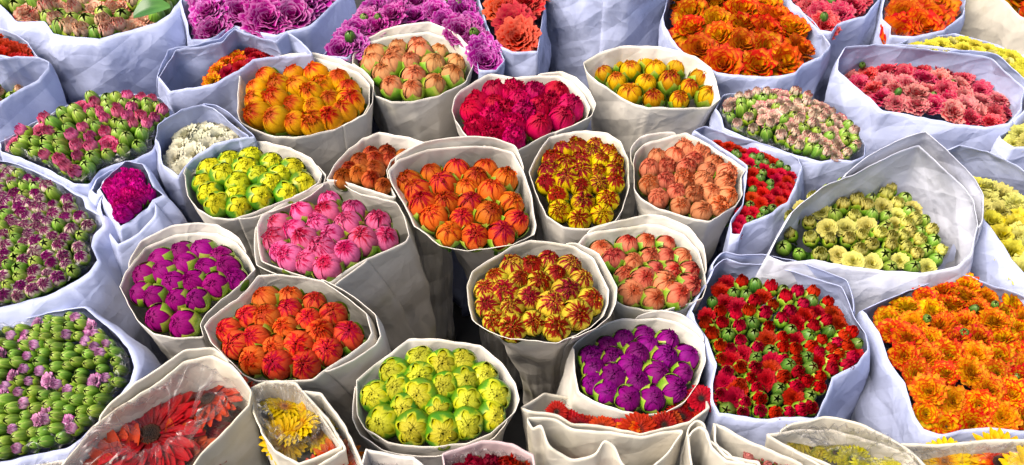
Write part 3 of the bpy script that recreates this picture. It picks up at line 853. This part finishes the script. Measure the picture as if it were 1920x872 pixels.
blue('pale yellow spray carnations and green buds in blue paper with a tall white back flap',
     [(1444,478),(1458,446),(1487,398),(1545,352),(1630,312),(1680,288),(1722,272),(1758,302),(1800,342),(1824,374),(1829,421),(1819,474),(1793,496),(1732,513),(1681,509),(1612,499),(1526,489),(1474,492)],
     70, [(*GRN, .25), ('half', m_lemon2, .55), ('rose', m_lemon2, .2)], 
     fpoly=[(1456,466),(1478,405),(1542,362),(1598,340),(1660,352),(1704,386),(1736,430),(1766,480),(1748,512),(1690,514),(1600,504),(1530,494),(1466,482)],
     paper=BLUEW, d=.010, grow=.3, tb=.07, tilt=(-.1, -.25), leaves=50, flap=[(.22, .36, .012, .012)], bulge=.02, wr=.008)
blue('lemon yellow open carnations in blue paper at the right edge',
     [(1774,288),(1800,274),(1850,284),(1900,308),(1960,350),(2010,430),(1980,530),(1930,524),(1896,490),(1868,440),(1838,390),(1806,340)],
     22, [('dense', m_lemon2, .5), ('bloom', m_lemon, .5)], d=.015, tb=.03, bulge=.03, size=1.08)
blue('few yellow carnations in narrow blue wrapper at the right edge, below coral pink bouquet',
     [(1876,256),(1904,240),(1930,214),(1980,204),(1990,262),(1940,276),(1900,276)], 12, [('dense', m_lemon2, 1), (*GRS, .1)], d=.008, tb=.0)
blue('scarlet spray carnations with dark green buds in blue paper, right of the deep purple buds',
     [(1300,585),(1314,556),(1328,530),(1340,504),(1361,488),(1397,494),(1440,499),(1509,516),(1575,537),(1586,560),(1601,593),(1623,625),(1631,655),(1605,681),(1556,706),(1549,744),(1531,782),(1440,786),(1350,772),(1339,748),(1338,716),(1344,682),(1327,634),(1306,600)],
     112, [('dense', m_scar, .18), ('half', m_scar2, .30), ('half', m_scar, .22), (*GRD, .22)], d=.010, tb=.012, grow=.3, leaves=60, tilt=(0, -.3), bulge=.022, flap=[(.1, .3, .008, .008)])
blue('flame orange and yellow open carnations in wide blue paper at the lower right',
     [(1622,583),(1683,556),(1744,530),(1784,517),(1815,516),(1870,540),(1930,560),(2000,600),(2010,720),(1990,800),(1920,806),(1853,804),(1765,814),(1734,804),(1718,782),(1709,751),(1697,716),(1666,672),(1645,624)],
     60, [('dense', m_flame, .36), ('bloom', m_flame2, .22), ('dense', m_flame2, .22), ('dense', m_flame, .08), ('half', m_flame, .02)], extra=('closed_small', BUDG_D, 9), jt=.4, d=.012, tb=.006, inn=.35, fpoly=[(1640,600),(1690,572),(1748,546),(1792,536),(1870,556),(1930,574),(2000,610),(2010,720),(1990,806),(1920,808),(1853,806),(1770,812),(1738,802),(1722,780),(1712,748),(1700,712),(1674,672),(1652,634)], bulge=.02, tilt=(-.05, -.3), dome=.02, jz=.35)
blue('pink spray carnations opening among many green buds in blue paper on the left',
     [(2,268),(60,232),(131,197),(172,180),(220,173),(298,181),(324,206),(294,238),(286,280),(252,300),(186,316),(168,344),(140,344),(100,322),(40,294),(2,284)],
     72, [(*GRN, .52), ('half', m_pkbud, .36), ('rose', m_pkbud, .12)], d=.0, tb=.006, grow=.3, leaves=60, tilt=(-.1, -.15), film=(.1, .006))
blue('ivory white carnations in a folded blue paper sleeve, behind the lime green buds',
     [(294,262),(300,236),(341,205),(378,197),(398,204),(430,229),(466,256),(436,260),(402,268),(370,286),(346,310),(334,328),(305,306)],
     14, [('dense', m_ivory, 1)], size=1.2, fpoly=[(318,308),(332,272),(372,240),(420,232),(468,262),(432,285),(380,302),(346,330)], d=.012, tb=.03, flap=[(.25, .3, .008, .0)])
blue('fuchsia carnations crowded in a small folded blue paper sleeve on the left',
     [(188,352),(194,337),(235,304),(266,309),(276,326),(287,352),(303,365),(284,374),(276,390),(250,410),(226,425),(215,404),(202,378)],
     14, [('peony', m_fuch, 1)], d=-.004, tb=.02, cal='L', size=1.2, flap=[(.55, .4, .018, -.01), (.95, .18, .012, -.004)], bulge=.03)
blue('purple and white striped spray carnations in wide blue paper at the left edge',
     [(-30,300),(0,300),(34,310),(86,332),(127,354),(151,370),(156,393),(186,408),(193,425),(176,445),(172,463),(182,487),(165,510),(103,546),(52,566),(0,578),(-30,584)],
     104, [(*GRN, .20), ('ruffle', m_stripe, .40), ('star', m_stripe, .40)], d=.0, tb=.008, grow=.3, leaves=60, tilt=(-.05, -.3), bulge=.045, film=(.22, .008), cal='H', calm=BUDG)
blue('mostly closed green spray buds with a few lilac pink flowers at the lower left',
     [(-30,612),(0,605),(58,598),(103,583),(160,578),(189,608),(224,636),(240,654),(252,686),(243,715),(215,749),(199,780),(160,812),(127,838),(34,860),(-30,872)],
     128, [('closed_long', BUDG, .3), ('closed', BUDG, .38), ('half', m_lilac, .24), ('rose', m_lilac, .08)], d=.0, tb=.005, grow=.3, leaves=60, tilt=(-.55, -.5), div=.2, size=.94, bulge=.04, film=(.2, .008))

# ------------------------------------------------------------------ cream sleeves along the front edge
CR = dict(wr=.004, bs=.75, tb=.02, thick=.0016, cat='bouquet')
def cream(name, label, poly, n=0, mix=(), **kw):
    a = dict(CR); a.update(kw)
    return bouquet(name, label, GC, a.pop('paper', CREAM), poly, n, mix, **a)

cream(GBQ, 'large red gerberas under crumpled clear film in cream paper at the lower left',
      [(110,880),(174,802),(238,756),(292,720),(344,680),(396,668),(433,684),(472,736),(468,760),(428,800),(380,848),(350,890),(280,930),(170,930)],
      pts=[(284,818,-.002,98,(.0,-.1,1),'gerbera',m_gred), (392,752,-.004,74,(-.2,.1,1),'gerbera',m_gred), (235,888,-.012,84,(.2,-.4,1),'gerbera',m_gred), (372,806,-.012,76,(.4,.2,1),'gerbera',m_gred), (330,880,-.02,90,(.0,-.5,1),'gerbera',m_gdark), (430,765,-.03,60,(-.4,-.2,1),'gerbera',m_gdark)],
      h=.595, d=.014, tb=.03, film=(.55, .03, -.02), flap=[(.12, .3, .006, .01)])
cream(GBQ, 'yellow gerberas in clear film inside a cream paper cone below the orange buds',
      [(472,728),(500,716),(555,720),(574,742),(600,776),(640,836),(560,868),(515,846),(490,812),(474,772)],
      pts=[(532,766,-.006,48,(.4,.5,1),'gerbera',m_gyel), (562,802,-.003,52,(-.5,.3,1),'gerbera',m_gyel), (582,768,-.004,34,(-.3,-.1,1),'gerbera',m_gyel), (508,748,-.006,36,(.3,.0,1),'gerbera',m_gyel), (535,825,-.01,44,(.0,-.6,1),'gerbera',m_gyel), (600,815,-.012,36,(-.4,-.3,1),'gerbera',m_gyel), (528,808,-.02,38,(.4,-.3,1),'gerbera',m_gyel)],
      h=.60, d=.012, tb=.01, film=(.45, .02, -.01), bs=.6)
cream(GBQ, 'red orange gerberas in a narrow cream sleeve between yellow gerberas and lime green buds',
      [(566,732),(602,737),(642,790),(668,845),(690,900),(600,915),(540,895),(600,870),(648,842),(616,786)],
      pts=[(630,872,.0,52,(.1,-.4,1),'gerbera',m_gora), (600,905,.0,52,(0,-.4,1),'gerbera',m_gred), (655,905,-.01,48,(.1,-.4,1),'gerbera',m_gora)],
      h=.595, d=.02, tb=.02, film=(.4, .01))
cream(CB, 'magenta flowers in film in a white sleeve under the front lime green buds',
      [(690,842),(738,850),(776,856),(800,884),(770,930),(700,930),(678,880)], 12, [('peony', m_dpink, 1)], h=.585, d=.012, tb=.02, paper=WHITE, cal='L', film=(.3, .006))
cream(CB, 'deep red carnations in pink tinted wrapping at bottom edge, right of front lime buds',
      [(830,850),(860,838),(905,828),(960,834),(1000,852),(1010,910),(930,940),(840,915)], 11, [('peony', m_redd, 1)], h=.585, d=.012, tb=.01, paper=PINKW, cal='L', film=(.3, .006), size=1.1)
cream(GBQ, 'dark red orange gerberas in cream paper directly under the deep purple buds',
      [(978,764,-.01),(1022,736,-.02),(1070,746,-.04),(1112,756,-.04),(1166,772,-.04),(1208,778,-.04),(1250,772,-.04),(1290,748,-.04),(1318,730,-.03),(1328,766),(1292,790),(1252,799),(1201,811),(1146,800),(1073,794),(1043,776),(992,770)],
      pts=[(1040 + 17 * k + rr(-6, 6), 777 + 34 * math.sin(PI * min(1, k / 16 * 1.0)) ** .8 - (k > 13) * (k - 13) * 8 + rr(-9, 5), rr(-.016, -.004), rr(25, 36), (rr(-.5, .5), rr(-.6, .2), 1), 'gerbera',
            random.choice([m_gora, m_gred, m_gdark])) for k in range(17)], film=(.5, .004),
      h=.575, d=.008, tb=.0, bs=.8)
cream(GBQ, 'wide empty looking cream sleeve with wavy front edge, red flowers sunk deep inside',
      [(988,784),(1040,784),(1076,804),(1146,810),(1202,820),(1254,808),(1284,804),(1250,850),(1205,890),(1166,872,.0),(1152,836,.01),(1132,826,.016),(1118,852,.004),(1073,862),(1030,838,.006),(1018,796,.016),(1000,806,.006)],
      pts=[(1060,905,.0,60,(0,-.3,1),'gerbera',m_gred), (1120,925,.0,60,(0,-.3,1),'gerbera',m_gora)],
      h=.5855, d=.06, tb=.004, bs=.8, smooth=3)
cream(GBQ, 'rolled cream paper sleeve end under the scarlet spray carnations',
      [(1292,818),(1300,806),(1314,800),(1326,808),(1336,842),(1362,864),(1420,870),(1430,905),(1360,925),(1310,915),(1298,870)],
      pts=[(1370,915,-.02,60,(0,-.3,1),'gerbera',m_dusty)], h=.5855, d=.05, tb=.006, bs=.8, smooth=3, flap=[(.0, .35, .008, .0)])
cream(CB, 'dusty pink flowers in a cream sleeve at the bottom edge, below the scarlet carnations',
      [(1340,794),(1360,800),(1400,824),(1450,846),(1500,868),(1540,905),(1470,930),(1436,900),(1422,866),(1366,856),(1344,830)],
      14, [('peony', m_dusty, 1)], fpoly=[(1390,850),(1440,858),(1500,890),(1510,925),(1450,925),(1420,890)], h=.585, d=.02, tb=.006, cal='L')
cream(GBQ, 'olive yellow flowers in film between long cream paper folds at the bottom right',
      [(1440,816),(1505,806),(1560,806),(1640,830),(1700,850),(1730,885),(1690,920),(1610,900),(1560,872),(1490,842)],
      pts=[(1490+26*k+rr(-6,6), 822+10*k*.9+rr(-8,8), rr(-.012,.0), rr(26,36), (rr(-.4,.4),rr(-.5,.2),1), 'gerbera', random.choice([m_olive, m_olive, m_lemon])) for k in range(9)],
      h=.585, d=.012, tb=.006, film=(.6, .02, -.02), flap=[(.05, .4, .012, .004), (.62, .3, .008, .003)])
cream(GBQ, 'yellow and orange gerberas in film at the bottom right corner, below the flame orange carnations',
      [(1690,832),(1760,834),(1850,826),(1930,826),(1970,880),(1900,930),(1790,915),(1736,874)],
      pts=[(1770,866,-.005,44,(-.2,-.3,1),'gerbera',m_gyel), (1872,868,-.005,58,(0,-.3,1),'gerbera',m_gor2), (1822,910,.0,50,(0,-.4,1),'gerbera',m_gyel), (1935,900,0,60,(0,-.4,1),'gerbera',m_gyel)],
      h=.585, d=.016, tb=.006, film=(.5, .012))
cream(CB, 'crimson flowers under film in pale paper at the very bottom left corner',
      [(-60,892),(20,880),(100,864),(120,862),(104,900),(60,940),(-60,940)], 12, [('peony', m_dpink, 1)], h=.58, d=.01, tb=.0, paper=WHITE, film=(.4, .006), cal='L')

# one broad leaf lying among the blush carnations
def broad_leaf():
    m = MB()
    p = at(285, 22, .66)
    def fn(u, v):
        q = 2 * u - 1
        w = .016 * math.sin(PI * (v * .9 + .06)) ** .8
        return (.05 * (v - .5) + .1 * q * w, q * w, .012 * math.sin(PI * v) * .5 + .35 * abs(q) * w)
    m.grid(fn, 8, 12)
    o = ob('leaf', m.mesh('leaf', green_mat('broad_leaf', (60, 96, 40), (96, 134, 62), None, .3)), b1,
           loc=(p.x - b1.location.x, p.y - b1.location.y, p.z))
    o.rotation_euler = (.25, -.1, .35)
broad_leaf()

# ------------------------------------------------------------------ ground
gm = MB()
gm.v = [(-60, -60, 0), (60, -60, 0), (60, 60, 0), (-60, 60, 0)]; gm.uv = [(0, 0), (1, 0), (1, 1), (0, 1)]; gm.f = [(0, 1, 2, 3)]
g = ob('ground', gm.mesh('ground', ground_mat(), False)); g['kind'] = 'structure'

# ------------------------------------------------------------------ daylight
EL, AZ = math.radians(57), math.radians(-114)         # sun high, to the left of the display
sc = bpy.context.scene
w = bpy.data.worlds.new('World'); sc.world = w; w.use_nodes = True
nt = w.node_tree; bg = nt.nodes['Background']
sky = nt.nodes.new('ShaderNodeTexSky'); sky.sky_type = 'NISHITA'; sky.sun_disc = False
sky.sun_elevation = EL; sky.sun_rotation = AZ
sky.dust_density = 6.0; sky.ozone_density = .6; sky.air_density = 1.0
nt.links.new(sky.outputs[0], bg.inputs[0]); bg.inputs[1].default_value = .065
sd = bpy.data.lights.new('sun', 'SUN'); sd.energy = 1.5; sd.angle = math.radians(40); sd.color = (1, .945, .85)
so = bpy.data.objects.new('sun', sd); C.objects.link(so)
dv = Vector((math.sin(AZ) * math.cos(EL), math.cos(AZ) * math.cos(EL), math.sin(EL)))
so.rotation_euler = (-dv).to_track_quat('-Z', 'Y').to_euler()

vs = sc.view_settings
sc.display_settings.display_device = 'sRGB'
vs.view_transform = 'Standard'; vs.look = 'None'; vs.exposure = 1.34; vs.gamma = 1; vs.use_curve_mapping = False
cy = sc.cycles
cy.max_bounces = 8; cy.diffuse_bounces = 1; cy.transparent_max_bounces = 12; cy.transmission_bounces = 4
cy.sample_clamp_indirect = 6
